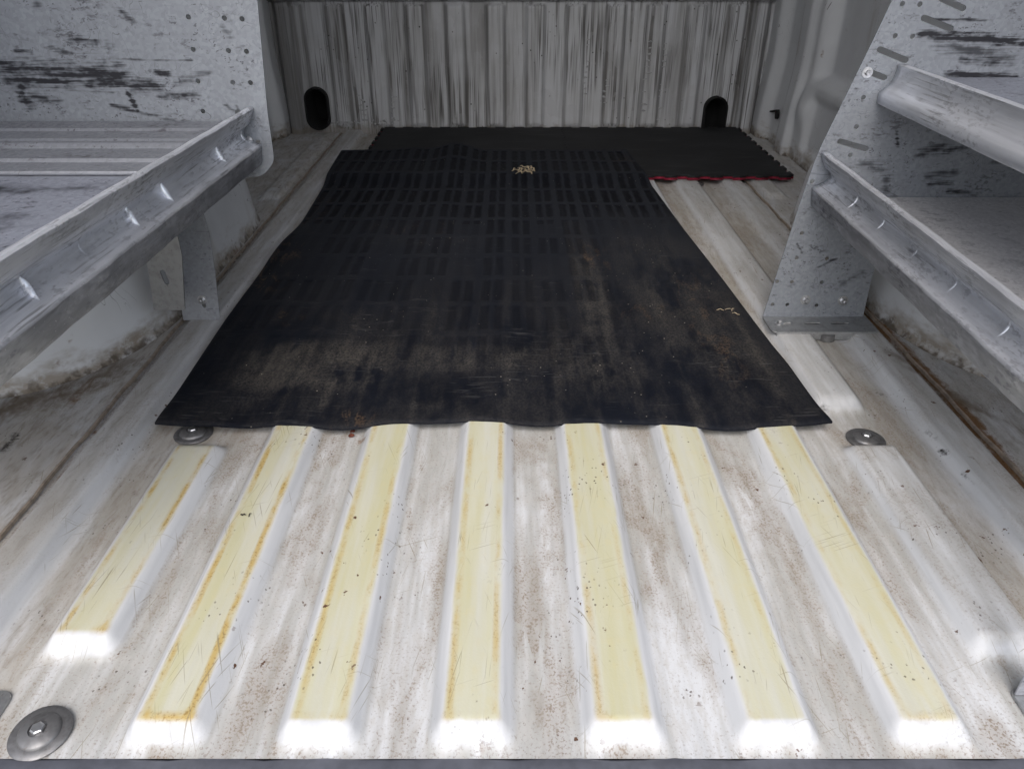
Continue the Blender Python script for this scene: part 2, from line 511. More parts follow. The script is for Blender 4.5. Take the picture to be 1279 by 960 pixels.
def mat_rubber():
    g = G('rubber_mat')
    x, y, z = g.xyz()
    sl = g.attr('slot')
    c = g.mix(g.step(g.noise(7, 4), .35, .7), (.0062, .0080, .0135), (.0042, .0056, .0100))
    fine = g.noise((300, 200, 300), 4, .7)
    str_ = g.noise((34, 3.2, 34), 5, .65, .3)
    patch = g.noise((5.5, 3.6, 5), 6, .62, .7, loc=(1.4, .3, 0))
    # dust trodden in
    area = g.attr('dust')
    dn = g.add(g.mul(patch, .55), g.add(g.mul(str_, .35), g.mul(g.noise((60, 26, 60), 3, .7), .25)))
    dust = g.mul(area, g.step(dn, .46, .68))
    dust2 = g.mul(dust, g.step(fine, .30, .66))
    c = g.mix(g.mul(dust, .42), c, (.080, .077, .072))
    c = g.mix(g.mul(dust2, .50), c, (.120, .106, .088))
    tan = g.mul(g.attr('tan'), g.step(g.noise((40, 16, 40), 5, .75, .6, loc=(5, 3, 2)), .50, .64), g.step(fine, .35, .6))
    c = g.mix(g.mul(tan, .85), c, (.17, .105, .055))
    scuff = g.mul(g.step(g.noise((24, 190, 24), 3, .6, loc=(1, 6, 2)), .60, .70), g.step(g.noise(6, 2, loc=(4, 1, 2)), .45, .62))
    c = g.mix(g.mul(scuff, .35), c, (.10, .10, .10))
    # grey bloom on the lattice between the slots
    lat = g.mul(g.inv(sl), g.attr('lattice'))
    c = g.mix(g.mul(lat, .75), c, (.023, .026, .034))
    c = g.mix(g.mul(sl, .9), c, (.0045, .005, .008))
    dots = g.mul(g.step(g.voro((75, 75, 75)), .10, .05), g.step(g.noise(12, 2, loc=(4, 4, 4)), .52, .62))
    c = g.mix(g.mul(dots, .7), c, (.4, .36, .3))
    rough = g.add(.66, g.mul(dust, .25))
    h = g.add(g.mul(fine, .5), g.mul(g.noise((60, 25, 60), 4), .6))
    return g.out(c, rough, 0, g.bump(h, .3, .0014), .14)

def mat_foam(name, col):
    g = G(name)
    n = g.noise((6, 9, 6), 5, .6)
    fine = g.noise(330, 3, .7)
    c = g.mix(g.mul(g.step(n, .4, .7), .6), col, tuple(k * 1.6 + .006 for k in col))
    c = g.mix(g.mul(g.step(g.noise((7, 40, 7), 4), .56, .72), .35), c, (.06, .058, .055))
    return g.out(c, .75, 0, g.bump(fine, .4, .0012), .3)

def mat_plain(name, col, rough=.6, metal=0.0, var=.35, sc=60):
    g = G(name)
    n = g.noise(sc, 5, .65)
    c = g.mix(g.mul(g.step(n, .35, .7), var), col, tuple(k * .5 for k in col))
    return g.out(c, rough, metal, g.bump(n, .15, .001))

M_FLOOR, M_WALL, M_BULK = mat_floor(), mat_wallpaint(), mat_bulkhead()
M_ALU = mat_alu()
M_ROOF = mat_plain('roof_lining', (.80, .805, .81), .6, 0, .15, 4)
M_RUB = mat_rubber()
M_FOAM, M_RED = mat_foam('black_foam', (.014, .0145, .016)), mat_foam('red_foam', (.19, .012, .03))
M_ZINC = mat_steel('zinc_bolt', (.62, .63, .65), .25)
M_BRKT = mat_steel('steel_bracket', (.40, .41, .42), .38, .8, .3)
M_WASH = mat_steel('dull_washer', (.235, .235, .24), .42, .75, .4)
M_SILL = mat_plain('sill_trim', (.16, .17, .205), .5, .3, .5, 45)
M_VOID = mat_plain('dark_cavity', (.008, .008, .009), .9, 0, .2)
M_STRAW = mat_plain('dry_straw', (.46, .38, .26), .8, 0, .5, 200)
M_TWIG = mat_plain('dark_scrap', (.025, .02, .018), .8, 0, .4, 200)
M_SEAL = mat_plain('sealant', (.45, .455, .47), .5, 0, .5, 120)
M_GASK = mat_plain('grommet', (.03, .03, .032), .55, 0, .3, 90)

# ------------------------------------------------------------------ floor
HW, SL = 0.0240, 0.0185     # half width of a rib top, width of its flank
def bar(xr, c, hw, sl):     # 1 on the top, 0 beside it
    return sst(hw + sl, hw, np.abs(xr - c))
def span(y, a, b, e):
    return sst(a, a + e, y) * sst(b, b - e, y)
LONG = [(-2.5 + k) * .135 for k in range(6)]
SHORT = .459
def floor_h(x, y):
    xr = x - XC
    ax = np.abs(xr)
    h = np.zeros_like(x)
    for k, c in enumerate(LONG):
        h = np.maximum(h, bar(xr, c, HW, SL) * sst(.4105 + .0012 * math.sin(k * 2.3), .4365 + .002 * math.sin(k * 4.1 + 1), y + .10 * (xr - c) ** 2 * 9) * sst(2.70, 2.68, y))
    h = np.maximum(h, bar(ax, SHORT, HW, SL) * np.maximum(span(y, .508, .878, .026), span(y, .950, 2.70, .045) * .80))
    # outer plateau with its bright inner flank
    h = np.maximum(h, sst(.551, .566, ax) * sst(.621, .609, ax) * .80)
    h = h - .22 * np.exp(-((ax - .627) / .005) ** 2)
    h = np.maximum(h, sst(.631, .634, ax) * .30)
    h = np.maximum(h, bar(ax, .672, .018, .018) * span(y, 1.98, 2.66, .05) * .85)
    # the boss of each fixing
    return h * RH
xs = np.concatenate([np.arange(-WALL - .02, -.66, .006), np.arange(-.66, .66, .0026), np.arange(.66, WALL + .021, .006)]) + XC
ys = np.concatenate([np.arange(Y0, .62, .004), np.arange(.62, 1.3, .006), np.arange(1.3, Y1 + .01, .009)])
X, Y = np.meshgrid(xs, ys)
Hh = floor_h(X, Y)
dent = 0
for _ in range(46):
    cx, cy, r = rng.uniform(-.6, .6), rng.uniform(.42, 1.3), rng.uniform(.012, .045)
    dent = dent + rng.uniform(-.0007, .0005) * np.exp(-(((X - cx) / r) ** 2 + ((Y - cy) / (r * 2)) ** 2))
XR = X - XC
AX = np.abs(XR)
near = sst(1.15, .95, Y)
yel = np.zeros_like(X); rim = np.zeros_like(X); ribs = np.zeros_like(X)
for c in LONG + [-SHORT]:
    y0, y1 = (.4345, 5) if c != -SHORT else (.533, .868)
    t = sst(HW + .006, HW - .004, np.abs(XR - c)) * sst(y0 - .004, y0 + .004, Y) * sst(y1 + .003, y1 - .003, Y)
    yel = np.maximum(yel, t * (1 if c != -SHORT else .9))
    e = np.abs(np.abs(XR - c) - (HW - .0035))
    wgt = {-SHORT: .95}.get(c, .62 + .55 * (c < -.28) - .1 * (c > .3)) * np.where((XR - c > 0) & (c > 0), .6, 1.0)
    r_ = np.maximum(sst(.0048, .0008, e), sst(.008, .001, np.abs(Y - y0 - .002)) * .8) * t
    r_ = np.maximum(r_, sst(.012, .002, np.hypot(e, np.abs(Y - y0 - .004))) * t)
    rim = np.maximum(rim, np.clip(r_ * wgt, 0, 1))
yel *= near; rim *= near
val = sst(.35, .04, Hh / RH) * sst(.56, .53, AX)
val = np.maximum(val, .45 * sst(.55, .57, AX) * sst(.64, .60, AX))
val = np.maximum(val, .55 * bar(XR, SHORT, HW, SL) * sst(.5, .9, Hh / RH))
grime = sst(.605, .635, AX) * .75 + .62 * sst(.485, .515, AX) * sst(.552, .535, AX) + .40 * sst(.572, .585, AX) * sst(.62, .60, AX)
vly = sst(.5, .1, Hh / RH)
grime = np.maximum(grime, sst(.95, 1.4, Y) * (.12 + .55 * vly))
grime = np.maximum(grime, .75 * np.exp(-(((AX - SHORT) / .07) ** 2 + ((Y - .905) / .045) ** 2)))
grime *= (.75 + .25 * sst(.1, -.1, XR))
rust = .80 * np.exp(-((XR - .632) / .018) ** 2) * sst(.55, .8, Y) * sst(1.9, 1.3, Y) + .42 * np.exp(-((XR + .627) / .011) ** 2)
rust += .42 * np.exp(-((XR - .70) / .05) ** 2) * np.exp(-((Y - 1.03) / .14) ** 2)
rust += .50 * np.exp(-((XR + .70) / .06) ** 2) * np.exp(-((Y - 1.02) / .10) ** 2)
rust += .45 * np.exp(-((XR + .475) / .018) ** 2) * np.exp(-((Y - .418) / .012) ** 2)
for cx, cy, r, s in ((.285, 1.0, .03, .25), (.36, .90, .02, .3), (.37, 2.05, .02, .5), (-.025, .418, .010, .6), (.045, .42, .014, .45), (-.43, .435, .034, .42), (.40, .415, .03, .4), (.47, .418, .05, .45), (-.21, .885, .012, .7)):
    rust = np.maximum(rust, s * np.exp(-(((X - cx) / r) ** 2 + ((Y - cy) / r) ** 2)))
rust = np.maximum(rust, .34 * np.exp(-(Y - Y0) / .010))
P = np.stack([X, Y, Hh + dent], -1)
floor = mesh_obj('floor', grid_mesh('floor', P, dict(yellow=yel, rim=rim, valley=val, rust=np.clip(rust, 0, 1), grime=np.clip(grime, 0, 1))), M_FLOOR)
tag(floor, 'worn white van floor with raised yellowed ribs', kind='structure')

# rear sill: a folded trim below the edge of the floor
def sill():
    prof = [(Y0 + .001, -.0015), (Y0 - .003, .0015), (Y0 - .020, .0010), (Y0 - .055, -.004), (Y0 - .062, -.012), (Y0 - .062, -.06)]
    bm = bmesh.new()
    n = 60
    rows = []
    for i in range(n + 1):
        x = XC - .82 + 1.64 * i / n
        w = .0012 * math.sin(i * 1.7) + .0006 * math.sin(i * 4.1)
        rows.append([bm.verts.new((x, y + (w if k < 2 else 0), z)) for k, (y, z) in enumerate(prof)])
    for A, B in zip(rows, rows[1:]):
        for k in range(len(prof) - 1):
            bm.faces.new((A[k], B[k], B[k + 1], A[k + 1]))
    o = bm_obj('sill_trim', bm, M_SILL, floor, True, 40)
    return o
sill()
# seam lip on each side of the load floor
for s in (-1, 1):
    bm = bmesh.new()
    rows = []
    for i in range(90):
        y = Y0 + .004 + (Y1 - Y0 - .01) * i / 89
        x = XC + s * (.6325 + .0012 * math.sin(i * .9) + .0007 * math.sin(i * 2.3))
        rows.append([bm.verts.new((x + s * dx, y, z)) for dx, z in ((-.0025, .002), (-.0018, .0062), (.0012, .0066), (.0022, .002))])
    for A, B in zip(rows, rows[1:]):
        for k in range(3): bm.faces.new((A[k], B[k], B[k + 1], A[k + 1]))
    bm_obj('seam_lip', bm, M_BRKT if False else mat_plain('seam_lip_paint', (.36, .30, .24), .6, 0, .7, 70), floor, True, 40)

# fixings through the floor
def washer_mesh():
    bm = lathe_bm([(.0262, 0), (.0266, .0016), (.0255, .0030), (.0185, .0034), (.0178, .0052), (.0165, .0062), (.0120, .0078), (.0082, .0084), (.0078, .0065)], 40)
    bmesh.ops.recalc_face_normals(bm, faces=bm.faces)
    me = bpy.data.meshes.new('washer'); bm.to_mesh(me); bm.free(); return me
def bolt_mesh(r=.0062, h=.004):
    bm = lathe_bm([(r, 0), (r, h * .7), (r * .8, h)], 6)
    bmesh.ops.recalc_face_normals(bm, faces=bm.faces)
    me = bpy.data.meshes.new('bolt_head'); bm.to_mesh(me); bm.free(); return me
WM, BMh = washer_mesh(), bolt_mesh()
def smoothme(me, ang):
    me.polygons.foreach_set('use_smooth', [True] * len(me.polygons)); me.set_sharp_from_angle(angle=R(ang))
smoothme(WM, 50)
WM.materials.append(M_WASH); BMh.materials.append(M_ZINC)
for (u, v), tx, ty in (((51, 914), 6, -5), ((242, 541), 0, 2), ((1082, 548), 0, 2), ((868, 229), 0, 0)):
    p = at(u, v, 'z', .003)
    w = bpy.data.objects.new('washer', WM)
    w.location = (p.x, p.y, .0012)
    w.rotation_euler = (R(tx * .6), R(ty * .6), R(30))
    COL.objects.link(w); w.parent = floor
    b = bpy.data.objects.new('bolt_head', BMh)
    b.location = (0, 0, .0066)
    COL.objects.link(b); b.parent = w

# ------------------------------------------------------------------ bulkhead
zs = np.concatenate([np.arange(-.002, .46, .005), np.arange(.46, ROOF + .01, .05)])
bx = np.arange(-WALL - .06, WALL + .061, .0035) + XC
BX, BZ = np.meshgrid(bx, zs)
def bulk_y(x, z):
    xr = x - XC
    per = .132
    ph = (xr / per) % 1.0
    top = sst(.07, .17, ph) * sst(.62, .52, ph)
    lim = sst(.78, .74, np.abs(xr)) * sst(.012, .04, z) * sst(.416, .404, z)
    d = .011 * top * lim
    d = d + .028 * sst(.742, .765, np.abs(xr)) * sst(.815, .795, np.abs(xr)) * sst(.0, .06, z + 1)   # corner post
    d = d + .03 * sst(.418, .43, z)
    return Y1 - d
BY = bulk_y(BX, BZ)
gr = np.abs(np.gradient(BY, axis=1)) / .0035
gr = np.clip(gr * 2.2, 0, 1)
BH = [(at(397, 136, 'y', Y1 - .006), .036, .066), (at(893, 147, 'y', Y1 - .006), .036, .066)]
def inside(px, pz, c, a, b, k=1.0):    # upright capsule
    dz = np.maximum(np.abs(pz - c.z) - (b - a), 0)
    return np.hypot(px - c.x, dz) < a * k
cxm, czm = (BX[:-1, :-1] + BX[1:, 1:]) / 2, (BZ[:-1, :-1] + BZ[1:, 1:]) / 2
keep = np.ones_like(cxm, bool)
for c, a, b in BH: keep &= ~inside(cxm, czm, c, a, b)
bulk = mesh_obj('bulkhead', grid_mesh('bulkhead', np.stack([BX, BY, BZ], -1), dict(groove=gr), keep=keep), M_BULK)
tag(bulk, 'grimy grey corrugated van bulkhead with two oval holes', kind='structure')
def capsule_pts(a, b, n=12):
    pts = []
    for s in (1, -1):
        for i in range(n + 1):
            t = math.pi * i / n + (0 if s > 0 else math.pi)
            pts.append((a * math.cos(t), (b - a) * s + a * math.sin(t)))
    return pts
for c, a, b in BH:
    # rubber rim over the cut edge, and the dark duct behind it
    bm = bmesh.new()
    rings = []
    for (k, y) in ((1.17, Y1 - .001), (1.13, Y1 - .0165), (1.0, Y1 - .0170), (.95, Y1 - .012), (.95, Y1 + .12)):
        rings.append([bm.verts.new((c.x + px * k, y, c.z + pz * (1 + (k - 1) * a / b))) for px, pz in capsule_pts(a, b)])
    n = len(rings[0])
    for A, B in zip(rings, rings[1:]):
        for i in range(n): bm.faces.new((A[i], A[(i + 1) % n], B[(i + 1) % n], B[i]))
    bm.faces.new(rings[-1])
    bm_obj('oval_opening', bm, M_VOID, bulk, True, 40)
# ridges of old sealant on the bulkhead
bm = bmesh.new()
def ridge(u, v, w, h, ang):
    p = at(u, v, 'y', Y1 - .008)
    y = float(bulk_y(np.array(p.x), np.array(p.z))) - .0005
    M = Matrix.Translation((p.x, y, p.z)) @ Matrix.Rotation(ang, 4, 'Y') @ Matrix.Diagonal((w, .0045, h, 1))
    bmesh.ops.create_icosphere(bm, subdivisions=1, radius=.5, matrix=M)
for u0, v0, u1, v1, n, w in ((737, 50, 731, 118, 11, .018), (812, 52, 804, 138, 12, .024), (833, 55, 822, 150, 14, .024), (758, 100, 755, 128, 5, .016), (450, 120, 455, 150, 6, .03), (490, 122, 489, 155, 6, .03)):
    for i in range(n):
        t = i / (n - 1)
        if random.random() < .15: continue
        ridge(u0 + (u1 - u0) * t + random.uniform(-2, 2), v0 + (v1 - v0) * t, w * random.uniform(.5, 1.15), random.uniform(.004, .008), random.uniform(-.25, .25))
for i in range(26):
    ridge(412 + i * 3.4 + random.uniform(-1, 1), 152 + random.uniform(-2, 3), .012 * random.uniform(.5, 1.5), .006, random.uniform(-.6, .6))
o = bm_obj('sealant', bm, M_SEAL, bulk, True)
tag(o, 'ragged pale ridges of old sealant', kind='stuff')

# ------------------------------------------------------------------ side walls, wheel arches, roof
def wall(s, name, label):
    yy = np.concatenate([np.arange(Y0 - .02, 1.9, .03), np.arange(1.9, Y1 + .02, .008)])
    zz = np.concatenate([np.arange(-.004, .52, .008), np.arange(.52, ROOF + .02, .06)])
    YY, ZZ = np.meshgrid(yy, zz)
    d = WALL + .02 * sst(.02, .30, ZZ)
    rec = .045 * sst(.225, .262, ZZ) * sst(2.42, 2.38, YY) * sst(.5, .53, YY)     # panel set back above the ledge
    rec = rec - .020 * sst(2.44, 2.47, YY) * sst(2.56, 2.53, YY)                   # upright pressing
    rec = rec - .030 * sst(2.66, 2.72, YY)
    rec = rec + .016 * sst(2.10, 2.13, YY) * sst(2.37, 2.34, YY) * sst(.03, .06, ZZ) * sst(.21, .18, ZZ)
    rec = rec - .022 * np.exp(-(((YY - 2.40) / .05) ** 2 + ((ZZ - .16) / .05) ** 2))
    d = d + rec
    Pw = np.stack([XC + s * d, YY, ZZ], -1)
    hc = (2.505, .135)
    o = mesh_obj(name, grid_mesh(name, Pw, flip=s < 0), M_WALL)
    tag(o, label, kind='structure')
    return o
wl_ = wall(-1, 'wall_left', 'white painted van side wall on the left')
wr_ = wall(1, 'wall_right', 'white painted van side wall with pressed panels on the right')
# keyhole-shaped opening in the right wall
p = at(972, 143, 'x', XC + WALL - .004)
bm = lathe_bm([(.011, -.002), (.011, .006), (.0085, .007), (.0085, .0055)], 20, Matrix.Translation(p) @ Matrix.Diagonal((1, 1, 1.35, 1)) @ Matrix.Rotation(-math.pi / 2, 4, 'Y'))
bm_obj('drain_hole', bm, M_VOID, wr_, True, 40)
bm = box_bm(p.x - .006, p.x + .006, p.y + .004, p.y + .07, p.z + .010, p.z + .015, .001)
bmesh.ops.rotate(bm, verts=bm.verts, cent=p, matrix=Matrix.Rotation(R(-14), 3, 'X'))
bm_obj('drain_slot', bm, M_VOID, wr_)

def arch(s, parent):
    """wheel arch: a rounded box, its rear corner curved in plan"""
    top = .165
    plan = []
    xi, xo = .640, WALL + .03
    ya, yb = .985, 2.0
    for i in range(15):                     # rear corner
        t = i / 14
        plan.append((xo - (xo - xi) * math.sin(t * math.pi / 2) ** 1.0, ya + (1.30 - ya) * (1 - math.cos(t * math.pi / 2))))
    for i in range(1, 8): plan.append((xi, 1.30 + (1.75 - 1.30) * i / 8))
    for i in range(15):
        t = i / 14
        plan.append((xi + (xo - xi) * (1 - math.cos(t * math.pi / 2)), 1.75 + (yb - 1.75) * math.sin(t * math.pi / 2)))
    bm = bmesh.new()
    rows = []
    for k, (sh, z) in enumerate([(-.012, .0015), (-.003, .004), (.002, .014), (.010, .08), (.016, .125), (.026, .150), (.045, .162), (.075, .166)]):
        row = []
        for (x, y) in plan:
            fy = max(-1, min(1, (y - 1.5) / .5))
            row.append(bm.verts.new((XC + s * min(x + sh, xo + .02), y - fy * sh * .9, z)))
        rows.append(row)
    for A, B in zip(rows, rows[1:]):
        for i in range(len(plan) - 1): bm.faces.new((A[i], A[i + 1], B[i + 1], B[i]))
    bm.faces.new(rows[-1])
    return bm_obj('wheel_arch', bm, M_WALL, parent, True, 50)
arch(-1, wl_); arch(1, wr_)
bm = box_bm(XC - WALL - .1, XC + WALL + .1, Y0 - .02, Y1 + .05, ROOF, ROOF + .03)
tag(bm_obj('roof', bm, M_ROOF), 'white van roof lining overhead', kind='structure')

# ------------------------------------------------------------------ racks
def arcp(a, c, b, n=9):
    return [((1 - t) ** 2 * a[0] + 2 * t * (1 - t) * c[0] + t * t * b[0], (1 - t) ** 2 * a[1] + 2 * t * (1 - t) * c[1] + t * t * b[1]) for t in (i / (n - 1) for i in range(n))]
RAIL = [(-.030, .058), (-.016, .0605), (-.0125, .0635), (-.0120, .0845), (-.0105, .0868), (-.0040, .0872), (-.0022, .0858), (-.0022, .0840), (-.0105, .066)]
COVE = arcp((-.0105, .066), (-.040, .044), (-.002, .0315), 11)
RAIL_P = RAIL + COVE[1:] + [(.0005, .031), (.0022, .0285), (-.0020, .002), (-.0035, 0), (-.016, 0)]
def sweep(prof, A, B, s, n=40, wob=0.0, darkened=(99, 99)):  # last argument: profile points that get the painted shade
    """profile (towards aisle, up) swept from A to B; s = -1 left rack, 1 right rack"""
    bm = bmesh.new()
    lay = bm.verts.layers.float.new('flange')       # lower rail face, painted darker to stand in for its dim reflection
    rows = []
    for i in range(n + 1):
        p = A.lerp(B, i / n)
        w = wob * (math.sin(i * .7) + .5 * math.sin(i * 1.9))
        rows.append([bm.verts.new((p.x - s * (o + w), p.y, p.z + z)) for o, z in prof])
    for r_ in rows:
        for k, vv in enumerate(r_):
            vv[lay] = 1.0 if darkened[0] <= k < darkened[1] else 0.0
    for Aa, Bb in zip(rows, rows[1:]):
        for k in range(len(prof) - 1): bm.faces.new((Aa[k], Bb[k], Bb[k + 1], Aa[k + 1]))
    return bm
def solid(o, t, off=0):
    m = o.modifiers.new('sheet', 'SOLIDIFY'); m.thickness = t; m.offset = off
    return o
def crescent(y, A, B, s, parent, k0=2, k1=9, bulge=.008):
    """lanced tongue of a divider slot standing out of the cove"""
    p = A.lerp(B, (y - A.y) / (B.y - A.y))
    pts = COVE[k0:k1 + 1]
    bm = bmesh.new()
    lo, hi = [], []
    m = len(pts)
    for i, (o, z) in enumerate(pts):
        e = math.sin(math.pi * i / (m - 1))
        nx, nz = .80, .45
        lo.append(bm.verts.new((p.x - s * (o - .001), p.y, p.z + z)))
        hi.append(bm.verts.new((p.x - s * (o + bulge * e * nx + .0006), p.y + .004 * e, p.z + z + bulge * e * nz)))
    for i in range(m - 1): bm.faces.new((lo[i], lo[i + 1], hi[i + 1], hi[i]))
    ob = bm_obj('slot_tongue', bm, M_ALU, parent, True)
    return solid(ob, .001)
def bolt(p, parent, r=.0062, axis='y'):
    """hex bolt with washer on a panel that faces the doors"""
    M = Matrix.Translation(p) @ (Matrix.Rotation(math.pi / 2, 4, 'X') if axis == 'y' else Matrix.Identity(4))
    w = bm_obj('washer', lathe_bm([(r * 1.75, 0), (r * 1.75, .0012), (r * .7, .0016)], 20, M), M_ZINC, parent, True, 40)
    bm_obj('bolt_head', lathe_bm([(r, .0012), (r, .0048), (r * .8, .006), (r * .5, .006), (r * .45, .0045)], 6, M), M_ZINC, w)

def xz(p): return (p.x, p.z)
def on(u, v, y=YP): return xz(at(u, v, 'y', y))

# smears on the left end panel, measured on its own plane
def S(u0, v0, u1, v1, r, st, y=YP): return (at(u0, v0, 'y', y), at(u1, v1, 'y', y), r, st)
L_SM = [S(2, 86, 150, 92, .020, .75), S(10, 99, 195, 107, .014, .85), S(60, 88, 160, 104, .016, .7), S(158, 112, 173, 138, .005, .95), S(26, 106, 34, 128, .013, .8), S(36, 118, 74, 128, .009, .6),
        S(195, 90, 210, 92, .006, .8), S(200, 122, 246, 118, .007, .75), S(140, 131, 230, 154, .004, .6), S(152, 14, 168, 28, .006, .65), S(64, 60, 90, 66, .006, .6),
        S(46, 0, 48, 10, .008, .5), S(88, 50, 120, 52, .008, .65), S(134, 56, 142, 58, .006, .6), S(20, 64, 40, 66, .005, .7), S(120, 74, 240, 75, .003, .55), S(280, 36, 288, 45, .006, .4), S(284, 132, 292, 138, .005, .8), S(296, 132, 300, 140, .004, .7), S(220, 104, 262, 92, .008, .5)]
M_GL = mat_galv('galvanised_left', L_SM)
R_SM = [S(1152, 42, 1278, 54, .010, .95), S(1152, 24, 1240, 26, .003, .7), S(1180, 92, 1270, 96, .006, .8), S(1175, 54, 1262, 76, .016, .5), S(1200, 74, 1256, 78, .008, .7), S(1150, 192, 1178, 184, .012, .6),
        S(1120, 166, 1122, 182, .004, .8), S(1160, 220, 1192, 216, .010, .55), S(1160, 230, 1190, 228, .006, .7), S(1080, 205, 1110, 215, .014, .5), S(1108, 222, 1106, 244, .010, .45), S(1180, 188, 1212, 180, .008, .75), S(1240, 202, 1268, 206, .006, .6), S(1185, 238, 1220, 242, .006, .7),
        S(1018, 336, 1046, 322, .003, .6), S(996, 304, 1002, 315, .003, .8), S(1050, 355, 1078, 340, .008, .4)]
M_GR = mat_galv('galvanised_right', R_SM)
M_GS = mat_galv('galvanised_shelf', [((-.80, .75, .35), (-.55, .80, .35), .05, .6), ((-.70, .88, .35), (-.50, .92, .35), .03, .6), ((-.72, .66, .35), (-.50, .70, .35), .03, .6)], (.35, .375, .45), 1.2)
M_GP = mat_galv('galvanised_shelf_pale', None, (.80, .795, .81), .5, .05)
M_GB = mat_galv('galvanised_leg', None, (.40, .42, .46), .8)

# ---- left rack
LR = empty('shelving_rack', (-.62, .9, 0))
tag(LR, 'galvanised shelving rack on the left with a ribbed tray and one deep front rail', 'shelving rack')
ZL = .289
LA, LB = Vector((-.395, .41, ZL + .024)), Vector((-.403, YP - .003, ZL + .002))
# end panel
edge = [on(322, -1), on(335, 141), on(341, 190)]
xr0, zr0 = edge[-1]
top_x, top_z = edge[0]
slope = (top_x - edge[1][0]) / (top_z - edge[1][1])
out_ = [(-.842, ZL - .02), (xr0 - .022, ZL - .02), (xr0 + .001, ZL + .006), edge[1], (top_x + slope * .5, top_z + .5), (-.842, top_z + .5)]
holes = [circle(on(u, v), .0037, 12) for u, v in ((236, 21.5), (281, 23), (303, 24), (242, 62), (286, 63.5), (308.5, 64.5), (291.5, 103), (313.5, 103.5), (297, 140), (323, 177.5), (236, -18), (277, -18), (299, -17))]
pale = [circle(on(u, v), .0037, 12) for u, v in ((248, 101.5), (254, 139))]
me = plate_mesh('end_panel', rounded(out_, [0, .016, .010, .01, .01, 0]), holes + pale, .0018, XZ(YP), .0004)
mesh_obj('end_panel', me, M_GL, LR)
# upright at the door end
bm = box_bm(-.560, -.530, .452, .454, .004, ZL + .06, .0004)
bm_obj('leg', bm, M_GB, LR)
# upright at the back corner
bm = box_bm(-.842, -.822, YP - .10, YP - .004, ZL + .088, ZL + .7, .002)
bm_obj('back_upright', bm, M_GS, LR)
# shelf
bm = box_bm(-.842, LB.x - .030, .44, YP - .003, ZL + .0600, ZL + .0615)
bm_obj('shelf', bm, M_GS, LR)
# ribbed tray lying at the far end of the shelf
prof = [(YP - .004, .0665), (YP - .012, .0690), (YP - .062, .0690), (YP - .066, .0712), (YP - .070, .0712), (YP - .074, .0680), (YP - .126, .0690), (YP - .130, .0665), (YP - .150, .0665), (YP - .156, .0700), (YP - .162, .0715), (YP - .166, .0690), (YP - .170, .0655), (YP - .232, .0665), (YP - .237, .0700), (YP - .242, .0700), (YP - .246, .0660), (YP - .288, .0660), (YP - .291, .0625)]
bm = bmesh.new()
rows = [[bm.verts.new((x, y, ZL + z)) for y, z in prof] for x in np.linspace(-.84, LB.x - .036, 12)]
for A, B in zip(rows, rows[1:]):
    for k in range(len(prof) - 1): bm.faces.new((A[k], B[k], B[k + 1], A[k + 1]))
M_TRAY = mat_galv('ribbed_tray', None, (.235, .25, .285), 1.3, .25)
solid(bm_obj('ribbed_tray', bm, M_TRAY, LR, True, 25), .001, 1)
# front rail
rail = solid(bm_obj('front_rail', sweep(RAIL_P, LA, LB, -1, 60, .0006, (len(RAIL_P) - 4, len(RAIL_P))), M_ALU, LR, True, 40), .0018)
def rail_y(u, v, x):   # depth at which the line of sight meets the plane of the rail
    return at(u, v, 'x', x).y
for u, v in ((309, 165), (279, 200), (210, 247), (166, 278), (106, 318), (35, 370)):
    crescent(rail_y(u, v, -.415), LA, LB, -1, rail, bulge=.0085 if u not in (106, 309) else .0022)
bolt(Vector((on(322.5, 177.5)[0] - .012, YP - .003, ZL + .040)), LR, .003)
# leg under the rail
leg = [on(231, 398), on(277, 397), on(271, 340), on(264, 291), (on(264, 291)[0] - .01, ZL + .02), (on(220, 308)[0] - .004, ZL + .02), on(220, 308)]
bx0, bz0 = on(255, 372)
me = plate_mesh('leg', rounded(leg, [.003, .004, .006, .01, 0, 0, 0]), [slot((bx0 + .0005, bz0 - .010), (bx0 + .0005, bz0 - .013), .0032)], .002, XZ(YP - .006), .0004)
mesh_obj('leg', me, M_GB, LR)
bolt(Vector((bx0, YP - .007, bz0)), LR, .0048)
YB = 1.165
br = [on(193, 387, YB), on(232, 387, YB), on(228, 318, YB), (on(228, 318, YB)[0], ZL), (on(186, 330, YB)[0], ZL), on(186, 336, YB)]
sx, sz = on(207, 347, YB)
me = plate_mesh('leg_bracket', rounded(br, [.004, .004, 0, 0, 0, 0]), [slot((sx - .0015, sz + .010), (sx + .001, sz - .007), .0042)], .003, XZ(YB), .0004)
mesh_obj('leg_bracket', me, M_BRKT, LR)
def foot(parent, x0, x1, y0, y1, slots, z=.0165):
    """flat foot bracket with a turned-up rear edge"""
    me = plate_mesh('foot_bracket', rounded([(x0, y0), (x1, y0), (x1, y1), (x0, y1)], .012), slots, .0030, XY(z + .0015), .0005)
    return mesh_obj('foot_bracket', me, M_BRKT, parent)
foot(LR, -.64, -.4655, .432, .476, [slot((-.60, .452), (-.57, .452), .005)], .0005)

